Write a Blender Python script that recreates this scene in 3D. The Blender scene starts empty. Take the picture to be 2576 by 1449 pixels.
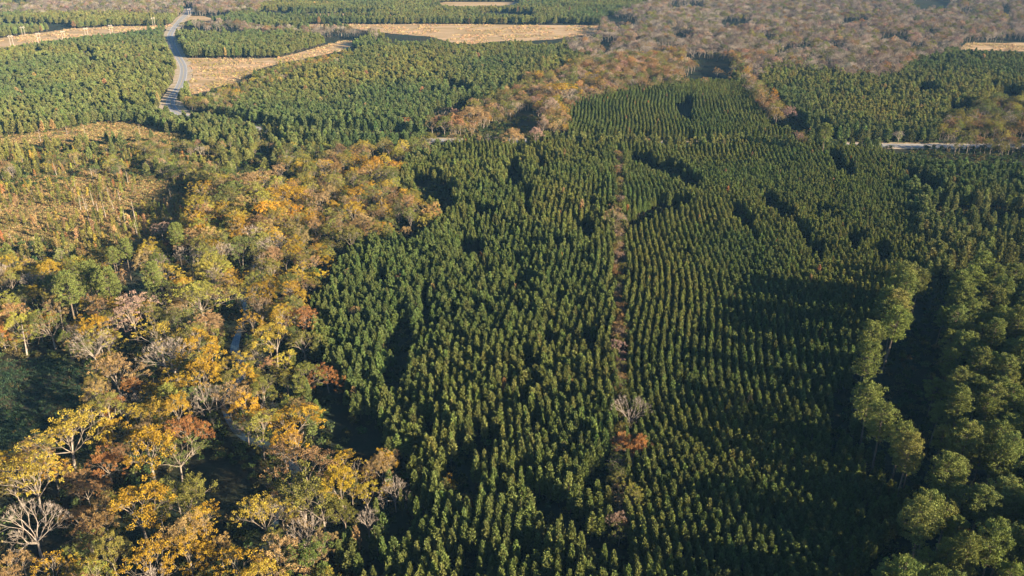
import bpy, math, random
import numpy as np
from mathutils import Vector, Euler

random.seed(11)
R = np.random.default_rng(11)
C = bpy.context.scene.collection
scene = bpy.context.scene

# ------------------------------------------------------------ camera, sky, sun
CAM_H, PITCH, FOC = 172.0, math.radians(24.5), 820.0
cam = bpy.data.cameras.new('camera')
cam.sensor_width = 36.0
cam.lens = 36.0 * FOC / 1024.0
cam.clip_start, cam.clip_end = 1.0, 12000.0
cam_o = bpy.data.objects.new('camera', cam)
cam_o.location = (0, 0, CAM_H)
cam_o.rotation_euler = (math.pi / 2 - PITCH, 0, 0)
C.objects.link(cam_o)
scene.camera = cam_o

SUN_EL = math.radians(17.0)
SUN_AZ = math.radians(-31.0)               # measured from +X towards +Y (negative: behind the camera)
sdir = Vector((math.cos(SUN_AZ) * math.cos(SUN_EL), math.sin(SUN_AZ) * math.cos(SUN_EL), math.sin(SUN_EL)))
world = bpy.data.worlds.new('World')
scene.world = world
world.use_nodes = True
nt = world.node_tree
bg = nt.nodes['Background']
sky = nt.nodes.new('ShaderNodeTexSky')
sky.sky_type = 'NISHITA'
sky.sun_disc = False
sky.sun_elevation = SUN_EL
sky.sun_rotation = math.pi / 2 - SUN_AZ
sky.air_density, sky.dust_density, sky.ozone_density = 1.0, 0.3, 5.0
nt.links.new(sky.outputs[0], bg.inputs[0])
bg.inputs[1].default_value = 0.05
sun = bpy.data.lights.new('sun', 'SUN')
sun.energy = 5.0
sun.angle = math.radians(0.5)
sun.color = (1.0, 0.83, 0.60)
sun_o = bpy.data.objects.new('sun', sun)
sun_o.rotation_euler = sdir.to_track_quat('Z', 'Y').to_euler()
sun_o.location = (300, -200, 400)
C.objects.link(sun_o)
scene.view_settings.view_transform = 'Standard'
scene.view_settings.look = 'None'
scene.view_settings.exposure = 1.87
scene.view_settings.gamma = 1.0
scene.view_settings.use_curve_mapping = False
scene.cycles.max_bounces = 5
scene.cycles.diffuse_bounces = 2
scene.cycles.transmission_bounces = 3
scene.cycles.volume_bounces = 1
scene.cycles.use_denoising = True

# ------------------------------------------------------------ picture <-> ground
SC = 1024.0 / 2576.0
sp, cp = math.sin(PITCH), math.cos(PITCH)

def ground(dx, dy, z=0.0):
    """point at height z seen at survey coordinate (dx, dy)"""
    a = (np.asarray(dx, float) * SC - 512.0) / FOC
    b = (np.asarray(dy, float) * SC - 288.0) / FOC
    t = (CAM_H - z) / (sp + b * cp)
    return a * t, (cp - b * sp) * t

def survey(x, y, z=0.0):
    """survey coordinate of world points"""
    h = CAM_H - z
    d = y * cp + h * sp
    b = (h * cp - y * sp) / d
    return (x / d * FOC + 512.0) / SC, (b * FOC + 288.0) / SC

def pxm(y, z=0.0):
    """picture scale, render pixels per metre"""
    return FOC / (y * cp + (CAM_H - z) * sp)

def inside(px, py, poly):
    px = np.asarray(px, float); py = np.asarray(py, float)
    r = np.zeros(px.shape, bool)
    n = len(poly)
    for i in range(n):
        x0, y0 = poly[i]; x1, y1 = poly[(i + 1) % n]
        if y0 == y1: continue
        c = ((y0 > py) != (y1 > py)) & (px < (x1 - x0) * (py - y0) / (y1 - y0) + x0)
        r ^= c
    return r

def inany(px, py, polys):
    r = np.zeros(np.shape(px), bool)
    for p in polys: r |= inside(px, py, p)
    return r

_g = np.random.default_rng(5).random((256, 256))
def vnoise(x, y, s):
    x = np.asarray(x, float) / s + 1000.3; y = np.asarray(y, float) / s + 1000.7
    xi = np.floor(x).astype(int); yi = np.floor(y).astype(int)
    fx = x - xi; fy = y - yi
    fx = fx * fx * (3 - 2 * fx); fy = fy * fy * (3 - 2 * fy)
    g = lambda a, b: _g[a % 256, b % 256]
    return (g(xi, yi) * (1 - fx) + g(xi + 1, yi) * fx) * (1 - fy) + (g(xi, yi + 1) * (1 - fx) + g(xi + 1, yi + 1) * fx) * fy

# ------------------------------------------------------------ materials
def new_mat(name):
    m = bpy.data.materials.new(name)
    m.use_nodes = True
    m.node_tree.nodes.clear()
    return m, m.node_tree.nodes, m.node_tree.links

def leaf_material(name, transl=0.3, lo=0.6, hi=1.4):
    m, N, L = new_mat(name)
    out = N.new('ShaderNodeOutputMaterial')
    at = N.new('ShaderNodeAttribute'); at.attribute_name = 'tint'; at.attribute_type = 'INSTANCER'
    sh = N.new('ShaderNodeAttribute'); sh.attribute_name = 'shade'
    mr = N.new('ShaderNodeMapRange'); mr.inputs[3].default_value = lo; mr.inputs[4].default_value = hi
    L.new(sh.outputs['Fac'], mr.inputs[0])
    hs = N.new('ShaderNodeHueSaturation')
    h2 = N.new('ShaderNodeMapRange'); h2.inputs[3].default_value = 0.488; h2.inputs[4].default_value = 0.512
    L.new(sh.outputs['Fac'], h2.inputs[0]); L.new(h2.outputs[0], hs.inputs['Hue'])
    L.new(mr.outputs[0], hs.inputs['Value']); L.new(at.outputs['Color'], hs.inputs['Color'])
    d = N.new('ShaderNodeBsdfDiffuse'); t = N.new('ShaderNodeBsdfTranslucent')
    mx = N.new('ShaderNodeMixShader'); mx.inputs[0].default_value = transl
    L.new(hs.outputs[0], d.inputs[0]); L.new(hs.outputs[0], t.inputs[0])
    L.new(d.outputs[0], mx.inputs[1]); L.new(t.outputs[0], mx.inputs[2]); L.new(mx.outputs[0], out.inputs[0])
    return m

def noise_material(name, c1, c2, c3=None, s1=3.0, s2=0.2, rough=0.95, bump=0.0, bscale=1.0, stretch=(1, 1, 1)):
    m, N, L = new_mat(name)
    out = N.new('ShaderNodeOutputMaterial')
    tc = N.new('ShaderNodeTexCoord')
    mp = N.new('ShaderNodeMapping'); mp.inputs['Scale'].default_value = stretch
    L.new(tc.outputs['Object'], mp.inputs[0])
    n1 = N.new('ShaderNodeTexNoise'); n1.inputs['Scale'].default_value = s1; n1.inputs['Detail'].default_value = 6
    n2 = N.new('ShaderNodeTexNoise'); n2.inputs['Scale'].default_value = s2; n2.inputs['Detail'].default_value = 5
    L.new(mp.outputs[0], n1.inputs[0]); L.new(mp.outputs[0], n2.inputs[0])
    r1 = N.new('ShaderNodeMapRange'); r1.inputs[1].default_value = .38; r1.inputs[2].default_value = .62
    r2 = N.new('ShaderNodeMapRange'); r2.inputs[1].default_value = .42; r2.inputs[2].default_value = .60
    L.new(n1.outputs['Fac'], r1.inputs[0]); L.new(n2.outputs['Fac'], r2.inputs[0])
    a = N.new('ShaderNodeMix'); a.data_type = 'RGBA'
    a.inputs[6].default_value = (*c1, 1); a.inputs[7].default_value = (*c2, 1)
    L.new(r1.outputs[0], a.inputs[0])
    b = N.new('ShaderNodeMix'); b.data_type = 'RGBA'
    L.new(r2.outputs[0], b.inputs[0]); L.new(a.outputs[2], b.inputs[6]); b.inputs[7].default_value = (*(c3 or c2), 1)
    p = N.new('ShaderNodeBsdfPrincipled'); p.inputs['Roughness'].default_value = rough
    p.inputs['Specular IOR Level'].default_value = 0.1
    L.new(b.outputs[2], p.inputs['Base Color'])
    if bump:
        bp = N.new('ShaderNodeBump'); bp.inputs['Strength'].default_value = 1.0; bp.inputs['Distance'].default_value = bump
        nb = N.new('ShaderNodeTexNoise'); nb.inputs['Scale'].default_value = bscale; nb.inputs['Detail'].default_value = 4
        L.new(mp.outputs[0], nb.inputs[0]); L.new(nb.outputs['Fac'], bp.inputs['Height']); L.new(bp.outputs[0], p.inputs['Normal'])
    L.new(p.outputs[0], out.inputs[0])
    return m

M_NEEDLE = leaf_material('pine_needles', 0.14, 0.6, 1.5)
M_LEAF = leaf_material('autumn_leaves', 0.16, 0.6, 1.5)
M_BARK = noise_material('bark', (.10, .075, .055), (.17, .135, .10), s1=1.2, s2=.4)
M_PALE = noise_material('pale_bark', (.31, .255, .205), (.45, .385, .32), (.25, .20, .155), s1=1.5, s2=.5)
M_MIDB = noise_material('grey_bark', (.26, .21, .16), (.38, .32, .25), (.20, .16, .12), s1=1.5, s2=.5)
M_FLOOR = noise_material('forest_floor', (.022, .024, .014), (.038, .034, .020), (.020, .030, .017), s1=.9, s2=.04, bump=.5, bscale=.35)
M_FIELD = noise_material('dry_field', (.40, .27, .15), (.52, .37, .22), (.33, .235, .115), s1=.16, s2=.025, bump=.5, bscale=.25, stretch=(.35, 1.6, 1))
M_CUT = noise_material('cutover_ground', (.20, .135, .065), (.31, .215, .11), (.10, .095, .045), s1=.22, s2=.045, bump=.6, bscale=.3, stretch=(.5, 1.2, 1))
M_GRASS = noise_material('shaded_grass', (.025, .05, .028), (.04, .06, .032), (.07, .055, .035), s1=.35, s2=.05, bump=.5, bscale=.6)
M_ASPHALT = noise_material('asphalt', (.25, .25, .26), (.32, .32, .33), (.28, .28, .29), s1=.8, s2=.05)
M_GRAVEL = noise_material('gravel_shoulder', (.38, .30, .22), (.50, .41, .31), (.33, .27, .17), s1=.7, s2=.08, bump=.1, bscale=1.5)
M_WHITE = noise_material('road_paint_white', (.75, .75, .72), (.8, .8, .78), s1=.8, s2=.3)
M_YELLOW = noise_material('road_paint_yellow', (.65, .45, .06), (.7, .5, .08), s1=.8, s2=.3)
M_POLE = noise_material('weathered_pole', (.42, .36, .30), (.55, .48, .40), s1=1.0, s2=.3)
M_WATER, N_, L_ = new_mat('creek_water')
o_ = N_.new('ShaderNodeOutputMaterial'); p_ = N_.new('ShaderNodeBsdfPrincipled')
p_.inputs['Base Color'].default_value = (.03, .05, .06, 1); p_.inputs['Roughness'].default_value = .08
b_ = N_.new('ShaderNodeBump'); b_.inputs['Distance'].default_value = .03
w_ = N_.new('ShaderNodeTexNoise'); w_.inputs['Scale'].default_value = 1.2
L_.new(w_.outputs['Fac'], b_.inputs['Height']); L_.new(b_.outputs[0], p_.inputs['Normal']); L_.new(p_.outputs[0], o_.inputs[0])

# ------------------------------------------------------------ mesh helpers
class Geo:
    def __init__(s):
        s.v = []; s.f = []; s.sh = []; s.mi = []; s.n = 0
    def quads(s, P, shade, mi=0):                 # P (n,4,3)
        n = len(P)
        s.v.append(P.reshape(-1, 3)); s.f.append(np.arange(n * 4).reshape(n, 4) + s.n); s.n += n * 4
        s.sh.append(np.broadcast_to(shade, n).astype(float)); s.mi.append(np.full(n, mi))
    def tube(s, a, b, r0, r1, mi=0, k=4, shade=.5):
        a = np.array(a, float); b = np.array(b, float); d = b - a; l = np.linalg.norm(d)
        if l < 1e-6: return
        d /= l; u = np.cross(d, [0.31, 0.95, 0.07]); u /= np.linalg.norm(u) + 1e-9; w = np.cross(d, u)
        an = np.arange(k) * 2 * math.pi / k
        ring = np.outer(np.cos(an), u) + np.outer(np.sin(an), w)
        A = a + ring * r0; B = b + ring * r1; j = (np.arange(k) + 1) % k
        s.quads(np.stack([A, A[j], B[j], B], 1), shade, mi)
    def mesh(s, name, mats):
        v = np.concatenate(s.v); f = np.concatenate(s.f)
        me = bpy.data.meshes.new(name)
        n = len(f)
        me.vertices.add(len(v)); me.vertices.foreach_set('co', v.astype(np.float32).ravel())
        me.loops.add(n * 4); me.loops.foreach_set('vertex_index', f.astype(np.int32).ravel())
        me.polygons.add(n); me.polygons.foreach_set('loop_start', np.arange(0, n * 4, 4, dtype=np.int32))
        try: me.polygons.foreach_set('loop_total', np.full(n, 4, dtype=np.int32))
        except Exception: pass
        me.polygons.foreach_set('material_index', np.concatenate(s.mi).astype(np.int32))
        at = me.attributes.new('shade', 'FLOAT', 'FACE'); at.data.foreach_set('value', np.concatenate(s.sh).astype(np.float32))
        for m in mats: me.materials.append(m)
        me.update(calc_edges=True)
        return me

def unit(a):
    return a / (np.linalg.norm(a, axis=-1, keepdims=True) + 1e-9)

def blades(rg, P, D, length, width, face=None, loose=.6):
    """kite shaped leaf or needle sprays at P pointing along D, turned towards 'face'"""
    n = len(P)
    q = rg.normal(size=(n, 3))
    if face is not None: q = unit(np.broadcast_to(np.asarray(face, float), (n, 3))) + q * loose
    D = unit(D); S = unit(np.cross(D, q))
    l = np.broadcast_to(length, n)[:, None]; w = np.broadcast_to(width, n)[:, None]
    return np.stack([P, P + D * l * .55 + S * w * .5, P + D * l, P + D * l * .55 - S * w * .5], 1)

def leaf_ball(g, rg, c, r, n, size, flat=.7, up=.3, shade_base=None):
    q = unit(rg.normal(size=(n, 3))); rad = r * rg.random(n)[:, None] ** .45
    P = np.array(c) + q * rad * np.array([1, 1, flat])
    D = unit(q * .5 + rg.normal(size=(n, 3)) * .8 + np.array([0, 0, up]))
    sz = size * (.6 + .8 * rg.random(n))
    sb = rg.random() if shade_base is None else shade_base
    g.quads(blades(rg, P, D, sz, sz * .75, q, .9), np.clip(sb * .55 + rg.random(n) * .45, 0, 1))

def make_planted_pine(seed):
    """about 10 m tall, unit scale"""
    rg = np.random.default_rng(seed); g = Geo(); t = Geo()
    H = 10.0; base = 2.2
    t.tube((0, 0, -.3), (0, 0, H * .55), .13, .09); t.tube((0, 0, H * .55), (0, 0, H - .5), .09, .03)
    z = base; rot = rg.random() * 6
    lean = rg.normal(size=2) * .02
    prof = .85 + .3 * rg.random()
    while z < H - .25:
        f = (z - base) / (H - base)
        rad = 1.55 * prof * (1 - f) ** .88 * (.72 + .35 * min(1, f * 5)) + .1
        k = 6 if f < .7 else 4
        for i in range(k):
            a = rot + i * 2 * math.pi / k + rg.normal() * .3
            rr = rad * (.65 + .5 * rg.random())
            if rg.random() < .12: continue
            o = np.array([math.cos(a), math.sin(a), 0])
            root = np.array([lean[0] * z, lean[1] * z, z])
            tip = root + o * rr + np.array([0, 0, rr * .45])
            shb = rg.random()
            for q, m in ((.45, 3), (.8, 4), (1.0, 4)):
                c = root * (1 - q) + tip * q
                P = c + rg.normal(size=(m, 3)) * .10
                D = o * .55 + np.array([0, 0, 1.0]) + rg.normal(size=(m, 3)) * .38
                L = (.62 + .3 * rg.random(m)) * (1.0 if f < .8 else .75)
                g.quads(blades(rg, P, D, L, L * .42, o + np.array([0, 0, .5]), .7), np.clip(shb * .5 + .5 * rg.random(m), 0, 1))
        rot += .9; z += .46 * (1 - .25 * f)
    P = np.tile([lean[0] * H, lean[1] * H, H - .5], (5, 1)); D = rg.normal(size=(5, 3)) * .25 + [0, 0, 1]
    g.quads(blades(rg, P, D, .9, .3), .8)
    return t, g

def make_mature_pine(seed):
    """28 m tall old pine: bare bole and rounded clumpy crown"""
    rg = np.random.default_rng(seed); g = Geo(); t = Geo()
    H = 28.0; cb = 13.0 + 3 * rg.random()
    px = rg.normal(size=2) * .4
    axis = lambda z: np.array([px[0] * (z / H) ** 2, px[1] * (z / H) ** 2, z])
    zs = np.linspace(-.5, H - 1.2, 7)
    for a, b in zip(zs[:-1], zs[1:]):
        t.tube(axis(a), axis(b), .34 * (1 - a / H) + .05, .34 * (1 - b / H) + .05, k=6)
    nb = 42
    for i in range(nb):
        f = (i + .5) / nb
        z = cb + (H - 1.0 - cb) * f
        a = i * 2.39996 + rg.normal() * .25
        shape = math.sin(math.pi * min(1, .18 + f * .78)) ** .7
        ln = 4.3 * shape * (.65 + .5 * rg.random()) + .5
        o = np.array([math.cos(a), math.sin(a), 0])
        root = axis(z - .8); tip = root + o * ln + np.array([0, 0, ln * (.18 + .5 * f)])
        t.tube(root, tip, .09, .03, k=3)
        nt_ = 2 if ln < 2 else (4 if ln < 3.4 else 5)
        for j in range(nt_):
            q = .38 + .62 * (j + rg.random() * .5) / nt_
            side = np.cross(o, [0, 0, 1]) * rg.normal() * .28 * ln
            c = root * (1 - q) + tip * q + side + np.array([0, 0, .2 + .25 * rg.random()])
            t.tube(root * (1 - q * .8) + tip * q * .8, c, .03, .02, k=3)
            sb = rg.random(); r = .72 + .42 * rg.random(); n = 44
            qv = unit(rg.normal(size=(n, 3)) + [0, 0, .45])
            P = c + qv * r * np.array([.75, .75, .55]) * rg.random(n)[:, None] ** .25
            D = qv * .4 + rg.normal(size=(n, 3)) * .7 + [0, 0, .3]
            L = .42 * (.7 + .6 * rg.random(n))
            g.quads(blades(rg, P, D, L, L * .6, qv, .45), np.clip(sb * .6 + .4 * rg.random(n), 0, 1))
    return t, g

def grow(rg, t, start, d, ln, r, depth, maxd, spread, tips, kids, upw, k=4):
    n = 2 if depth < maxd else 1
    p = np.array(start, float); rr = r
    for i in range(n):
        d = unit(d + rg.normal(size=3) * .10 + np.array([0, 0, upw]))
        q = p + d * ln / n
        t.tube(p, q, rr, rr * .78, k=k if depth < 2 else 3)
        p = q; rr *= .78
    if depth == maxd:
        tips.append(p); return
    m = kids[min(depth, len(kids) - 1)]
    base = rg.random() * 6.28
    e1 = unit(np.cross(d, [.2, .3, .93])); e2 = np.cross(d, e1)
    for j in range(m):
        a = base + j * 6.283 / m + rg.normal() * .25
        sprd = spread[min(depth, len(spread) - 1)] * (.7 + .6 * rg.random())
        nd = d * math.cos(sprd) + (e1 * math.cos(a) + e2 * math.sin(a)) * math.sin(sprd)
        grow(rg, t, start + (p - start) * (1 if j < m / 2 else .72 + .2 * rg.random()), nd, ln * (.62 + .2 * rg.random()), rr * .72, depth + 1, maxd, spread, tips, kids, upw, k)

def make_broadleaf(seed, H=19.0, dens=1.0, wide=1.0, bole=.36, flat=.6, layered=False):
    rg = np.random.default_rng(seed); g = Geo(); t = Geo(); tips = []
    top = np.array([rg.normal() * .4, rg.normal() * .4, H * bole])
    t.tube((0, 0, -.4), top * [.5, .5, .5], .36, .30, k=6); t.tube(top * [.5, .5, .5], top, .30, .25, k=6)
    m = rg.integers(5, 8)
    for i in range(m):
        a = i * 6.283 / m + rg.normal() * .3
        el = rg.uniform(.35, 1.15)
        if i == 0: el = 1.45
        d = np.array([math.cos(a) * math.cos(el) * wide, math.sin(a) * math.cos(el) * wide, math.sin(el)])
        z0 = top * rg.uniform(.82, 1.0)
        grow(rg, t, z0, unit(d), H * .27 * (.8 + .4 * rg.random()), .15, 1, 3, (.5, .55, .6), tips, (5, 4, 4), .07)
    n = int(54 * dens)
    for c in tips:
        if rg.random() > .55 + .5 * dens: continue
        if n > 0:
            leaf_ball(g, rg, c, .92 * (.7 + .6 * rg.random()), max(4, int(n * (.6 + .8 * rg.random()))), .36, flat=(.35 if layered else .65), up=.35)
    return t, g

def make_bare(seed, H=20.0, vase=True):
    rg = np.random.default_rng(seed); t = Geo(); g = Geo(); tips = []
    top = np.array([rg.normal() * .3, rg.normal() * .3, H * (.30 if vase else .35)])
    t.tube((0, 0, -.4), top, .36, .26, k=6)
    m = 7
    for i in range(m):
        a = i * 6.283 / m + rg.normal() * .3
        el = rg.uniform(.55, 1.2) if vase else rg.uniform(.15, 1.2)
        d = np.array([math.cos(a) * math.cos(el), math.sin(a) * math.cos(el), math.sin(el)])
        grow(rg, t, top * rg.uniform(.8, 1), d, H * .27, .16, 1, 3, (.45, .5, .5), tips, (4, 4, 4), .06)
    for c in tips:
        n = 12
        D = unit(rg.normal(size=(n, 3)) * .6 + unit(c - top) + [0, 0, .4])
        L = .8 + 1.1 * rg.random(n)
        g.quads(blades(rg, np.tile(c, (n, 1)) - D * .2, D, L, .055), rg.random(n))
    return t, g

def make_snag(seed, H=14.0):
    rg = np.random.default_rng(seed); t = Geo(); g = Geo()
    ln = rg.normal(size=2) * .5
    pts = [np.array([ln[0] * q, ln[1] * q, H * q]) for q in (0, .35, .7, 1)]
    pts[0][2] = -.3
    for i in range(3): t.tube(pts[i], pts[i + 1], .26 - .07 * i, .19 - .07 * i, k=5)
    for i in range(9):
        q = rg.uniform(.45, .97); a = rg.random() * 6.28; l = rg.uniform(.5, 2.0)
        p = np.array([ln[0] * q, ln[1] * q, H * q]); e = p + [math.cos(a) * l, math.sin(a) * l, l * rg.uniform(-.1, .6)]
        t.tube(p, e, .07, .025, k=3)
    return t, g

def make_slim(seed, H=9.0):
    """young slim tree regrowing in the cutover"""
    rg = np.random.default_rng(seed); t = Geo(); g = Geo()
    t.tube((0, 0, -.2), (0, 0, H * .9), .10, .03, k=4)
    for i in range(26):
        f = i / 26; z = H * (.28 + .7 * f); a = rg.random() * 6.28
        r = 1.25 * (1 - f * .75) * rg.random() ** .5
        c = np.array([math.cos(a) * r, math.sin(a) * r, z])
        t.tube((0, 0, z - .4), c, .03, .015, k=3)
        leaf_ball(g, rg, c, .6, 15, .42, flat=.9, up=.5)
    return t, g

def make_bush(seed):
    rg = np.random.default_rng(seed); g = Geo(); t = Geo()
    for i in range(9):
        a = rg.random() * 6.28; r = rg.random() * .9; c = np.array([math.cos(a) * r, math.sin(a) * r, .35 + .6 * rg.random()])
        t.tube((0, 0, 0), c, .03, .015, k=3)
        leaf_ball(g, rg, c, .5, 12, .36, flat=.7, up=.5)
    return t, g

def make_tuft(seed):
    rg = np.random.default_rng(seed); g = Geo(); n = 26
    P = np.stack([rg.normal(size=n) * .45, rg.normal(size=n) * .45, np.zeros(n)], 1)
    D = rg.normal(size=(n, 3)) * .35 + [0, 0, 1]
    g.quads(blades(rg, P, D, .45 + .5 * rg.random(n), .16), rg.random(n))
    return Geo(), g

# prototype library -----------------------------------------------------------
class Kind:
    def __init__(s, name, builds, leafmat, barkmat, barepart=False):
        s.name = name; s.var = []; s.objs = []
        s.col = bpy.data.collections.new(name + ' forms')
        for i, (t, g) in enumerate(builds):
            tm = t.mesh(name + ' trunk', [barkmat]) if t.v else None
            gm = g.mesh(name + ' crown', [barkmat if barepart else leafmat]) if g.v else None
            s.var.append((tm, gm))
            j = Geo(); j.v = list(t.v); j.f = list(t.f); j.sh = list(t.sh); j.mi = list(t.mi); j.n = t.n
            for v, f, sh in zip(g.v, g.f, g.sh):
                j.v.append(v); j.f.append(f - f.min() + j.n); j.n += len(v); j.sh.append(sh); j.mi.append(np.full(len(f), 1))
            jm = j.mesh('%s form' % name, [barkmat, barkmat if barepart else leafmat])
            o = bpy.data.objects.new('%s form %02d' % (name, i), jm)
            s.col.objects.link(o)

K = {}
K['planted'] = Kind('planted_pine', [make_planted_pine(100 + i) for i in range(8)], M_NEEDLE, M_BARK)
K['mature'] = Kind('mature_pine', [make_mature_pine(200 + i) for i in range(6)], M_NEEDLE, M_BARK)
bl = []
for i in range(12):
    bl.append(make_broadleaf(300 + i, H=18 + 3 * random.random(), dens=(1.0, .75, 1.15, .55)[i % 4], wide=(1, 1.25, .85)[i % 3],
                             bole=(.36, .28, .42)[i % 3], layered=(i % 2 == 1)))
K['broad'] = Kind('broadleaf_tree', bl, M_LEAF, M_MIDB)
K['bare'] = Kind('bare_tree', [make_bare(400 + i, vase=(i % 2 == 0)) for i in range(4)], M_LEAF, M_PALE, True)
K['snag'] = Kind('dead_snag', [make_snag(500 + i) for i in range(4)], M_LEAF, M_PALE, True)
K['slim'] = Kind('slim_tree', [make_slim(600 + i) for i in range(5)], M_LEAF, M_MIDB)
K['bush'] = Kind('bush', [make_bush(700 + i) for i in range(4)], M_LEAF, M_BARK)
K['tuft'] = Kind('grass_tuft', [make_tuft(800 + i) for i in range(3)], M_LEAF, M_BARK)

def scatter(name, kind, pts, rotz, scl, tint, label, cat):
    """many plants nobody could count, as one object"""
    n = len(pts)
    if n == 0: return
    me = bpy.data.meshes.new(name)
    me.vertices.add(n); me.vertices.foreach_set('co', np.asarray(pts, np.float32).ravel())
    tilt = R.normal(size=(n, 2)) * .03
    def vec(nm, arr):
        a = me.attributes.new(nm, 'FLOAT_VECTOR', 'POINT'); a.data.foreach_set('vector', np.asarray(arr, np.float32).ravel())
    vec('turn', np.stack([tilt[:, 0], tilt[:, 1], rotz], 1)); vec('size', scl); vec('tint', tint)
    a = me.attributes.new('form', 'INT', 'POINT'); a.data.foreach_set('value', R.integers(0, len(K[kind].var), n).astype(np.int32))
    o = bpy.data.objects.new(name, me); C.objects.link(o)
    tree = bpy.data.node_groups.new(name + ' growth', 'GeometryNodeTree')
    tree.interface.new_socket('Geometry', in_out='INPUT', socket_type='NodeSocketGeometry')
    tree.interface.new_socket('Geometry', in_out='OUTPUT', socket_type='NodeSocketGeometry')
    N = tree.nodes; L = tree.links
    gi = N.new('NodeGroupInput'); go = N.new('NodeGroupOutput')
    ci = N.new('GeometryNodeCollectionInfo'); ci.inputs['Collection'].default_value = K[kind].col
    ci.inputs['Separate Children'].default_value = True; ci.inputs['Reset Children'].default_value = True
    ip = N.new('GeometryNodeInstanceOnPoints'); ip.inputs['Pick Instance'].default_value = True
    def na(nm, ty):
        q = N.new('GeometryNodeInputNamedAttribute'); q.data_type = ty; q.inputs['Name'].default_value = nm
        return [s for s in q.outputs if s.enabled and s.name == 'Attribute'][0]
    er = N.new('FunctionNodeEulerToRotation')
    L.new(na('turn', 'FLOAT_VECTOR'), er.inputs[0]); L.new(er.outputs[0], ip.inputs['Rotation'])
    L.new(na('size', 'FLOAT_VECTOR'), ip.inputs['Scale']); L.new(na('form', 'INT'), ip.inputs['Instance Index'])
    L.new(gi.outputs[0], ip.inputs['Points']); L.new(ci.outputs[0], ip.inputs['Instance']); L.new(ip.outputs[0], go.inputs[0])
    md = o.modifiers.new('growth', 'NODES'); md.node_group = tree
    o['kind'] = 'stuff'; o['label'] = label; o['category'] = cat
    return o

def plant(kind, name, x, y, scl, tint, label, cat='tree', group=None, rz=None, form=None):
    """one tree: an Empty at its foot that parents trunk and crown"""
    k = K[kind]; f = random.randrange(len(k.var)) if form is None else form
    e = bpy.data.objects.new(name, None); e.location = (x, y, 0)
    e.rotation_euler = (random.gauss(0, .02), random.gauss(0, .02), random.random() * 6.28 if rz is None else rz)
    e.scale = scl; e.empty_display_size = .5
    C.objects.link(e)
    e['label'] = label; e['category'] = cat
    if group: e['group'] = group
    tm, gm = k.var[f]
    for nm, me in (('trunk', tm), ({'bare': 'branches', 'snag': 'branches'}.get(kind, 'crown'), gm)):
        if me is None: continue
        c = bpy.data.objects.new(nm, me); c.parent = e; c['tint'] = [float(q) for q in tint]; C.objects.link(c)
    return e

def sheet(name, pts, z, mat, label=None, sub=True):
    """flat ground piece from a world outline"""
    import bmesh
    bm = bmesh.new(); vs = [bm.verts.new((x, y, z)) for x, y in pts]
    f = bm.faces.new(vs)
    if f.normal.z < 0 or sum((pts[i][0] * pts[(i + 1) % len(pts)][1] - pts[(i + 1) % len(pts)][0] * pts[i][1]) for i in range(len(pts))) < 0:
        bmesh.ops.reverse_faces(bm, faces=[f])
    bmesh.ops.triangulate(bm, faces=bm.faces[:])
    me = bpy.data.meshes.new(name); bm.to_mesh(me); bm.free(); me.materials.append(mat)
    o = bpy.data.objects.new(name, me); C.objects.link(o); o['kind'] = 'structure'
    if label: o['label'] = label
    return o

# ------------------------------------------------------------ survey of the land
def conv(off, pts):
    ox, oy = off
    return [(ox + x / 3.0, oy + y / 3.0) for x, y in pts]
RA, RB, RC = (0, 0), (858.7, 0), (1717.4, 0)
RD, RE, RF = (0, 483), (858.7, 483), (1717.4, 483)
RG, RH, RI = (0, 966), (858.7, 966), (1717.4, 966)

F_MID = [(467, 146), (560, 147), (700, 146), (800, 118), (870, 101), (905, 108), (862, 128), (800, 140), (700, 160), (655, 172), (612, 195), (608, 207), (560, 214), (520, 232), (470, 238), (478, 205), (478, 175)]
F_LEFT = [(-420, 168), (0, 96), (180, 72), (300, 66), (420, 65), (450, 56), (462, 40), (505, 40), (560, 50), (540, 54), (480, 50), (430, 72), (360, 76), (200, 94), (0, 121), (-420, 215)]
F_TOP = [(640, 62), (860, 61), (1130, 61), (1512, 64), (1500, 84), (1420, 96), (1340, 103), (1240, 104), (1190, 112), (1140, 108), (1080, 92), (980, 84), (880, 70), (780, 68)]
F_TOP2 = [(1120, 5), (1320, 5), (1290, 14), (1180, 17), (1120, 14), (1060, 13)]
F_TOP3 = [(640, 36), (860, 34), (1000, 37), (930, 41), (700, 41)]
F_R = [(2430, 108), (2620, 108), (2900, 112), (2900, 135), (2600, 130), (2400, 127)]
FIELDS = [F_MID, F_LEFT, F_TOP, F_TOP2, F_TOP3, F_R]
CUT1 = [(-500, 330), (0, 350), (120, 335), (250, 310), (330, 312), (405, 325), (425, 345), (350, 350), (250, 358), (130, 368), (60, 376), (0, 380), (-500, 420)]
CUT2 = [(-600, 520), (0, 480), (110, 465), (210, 450), (330, 462), (420, 462), (470, 500), (465, 545), (400, 600), (310, 640), (180, 640), (110, 600), (0, 632), (-600, 760)]
GRASS1 = [(-500, 900), (0, 905), (120, 900), (235, 925), (262, 960), (250, 1010), (190, 1060), (160, 1100), (110, 1150), (60, 1170), (0, 1200), (-500, 1300)]
GRASS2 = [(300, 655), (355, 660), (365, 720), (375, 765), (320, 750), (305, 700)]
CUTBIG = [(-600, 300), (0, 322), (120, 322), (250, 304), (330, 306), (405, 318), (470, 345), (560, 380), (570, 430), (510, 490), (480, 545), (410, 600), (320, 645), (180, 650), (100, 640), (0, 660), (-600, 780)]
LOWCLEAR = [CUT1, CUT2, GRASS1, GRASS2]

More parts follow.
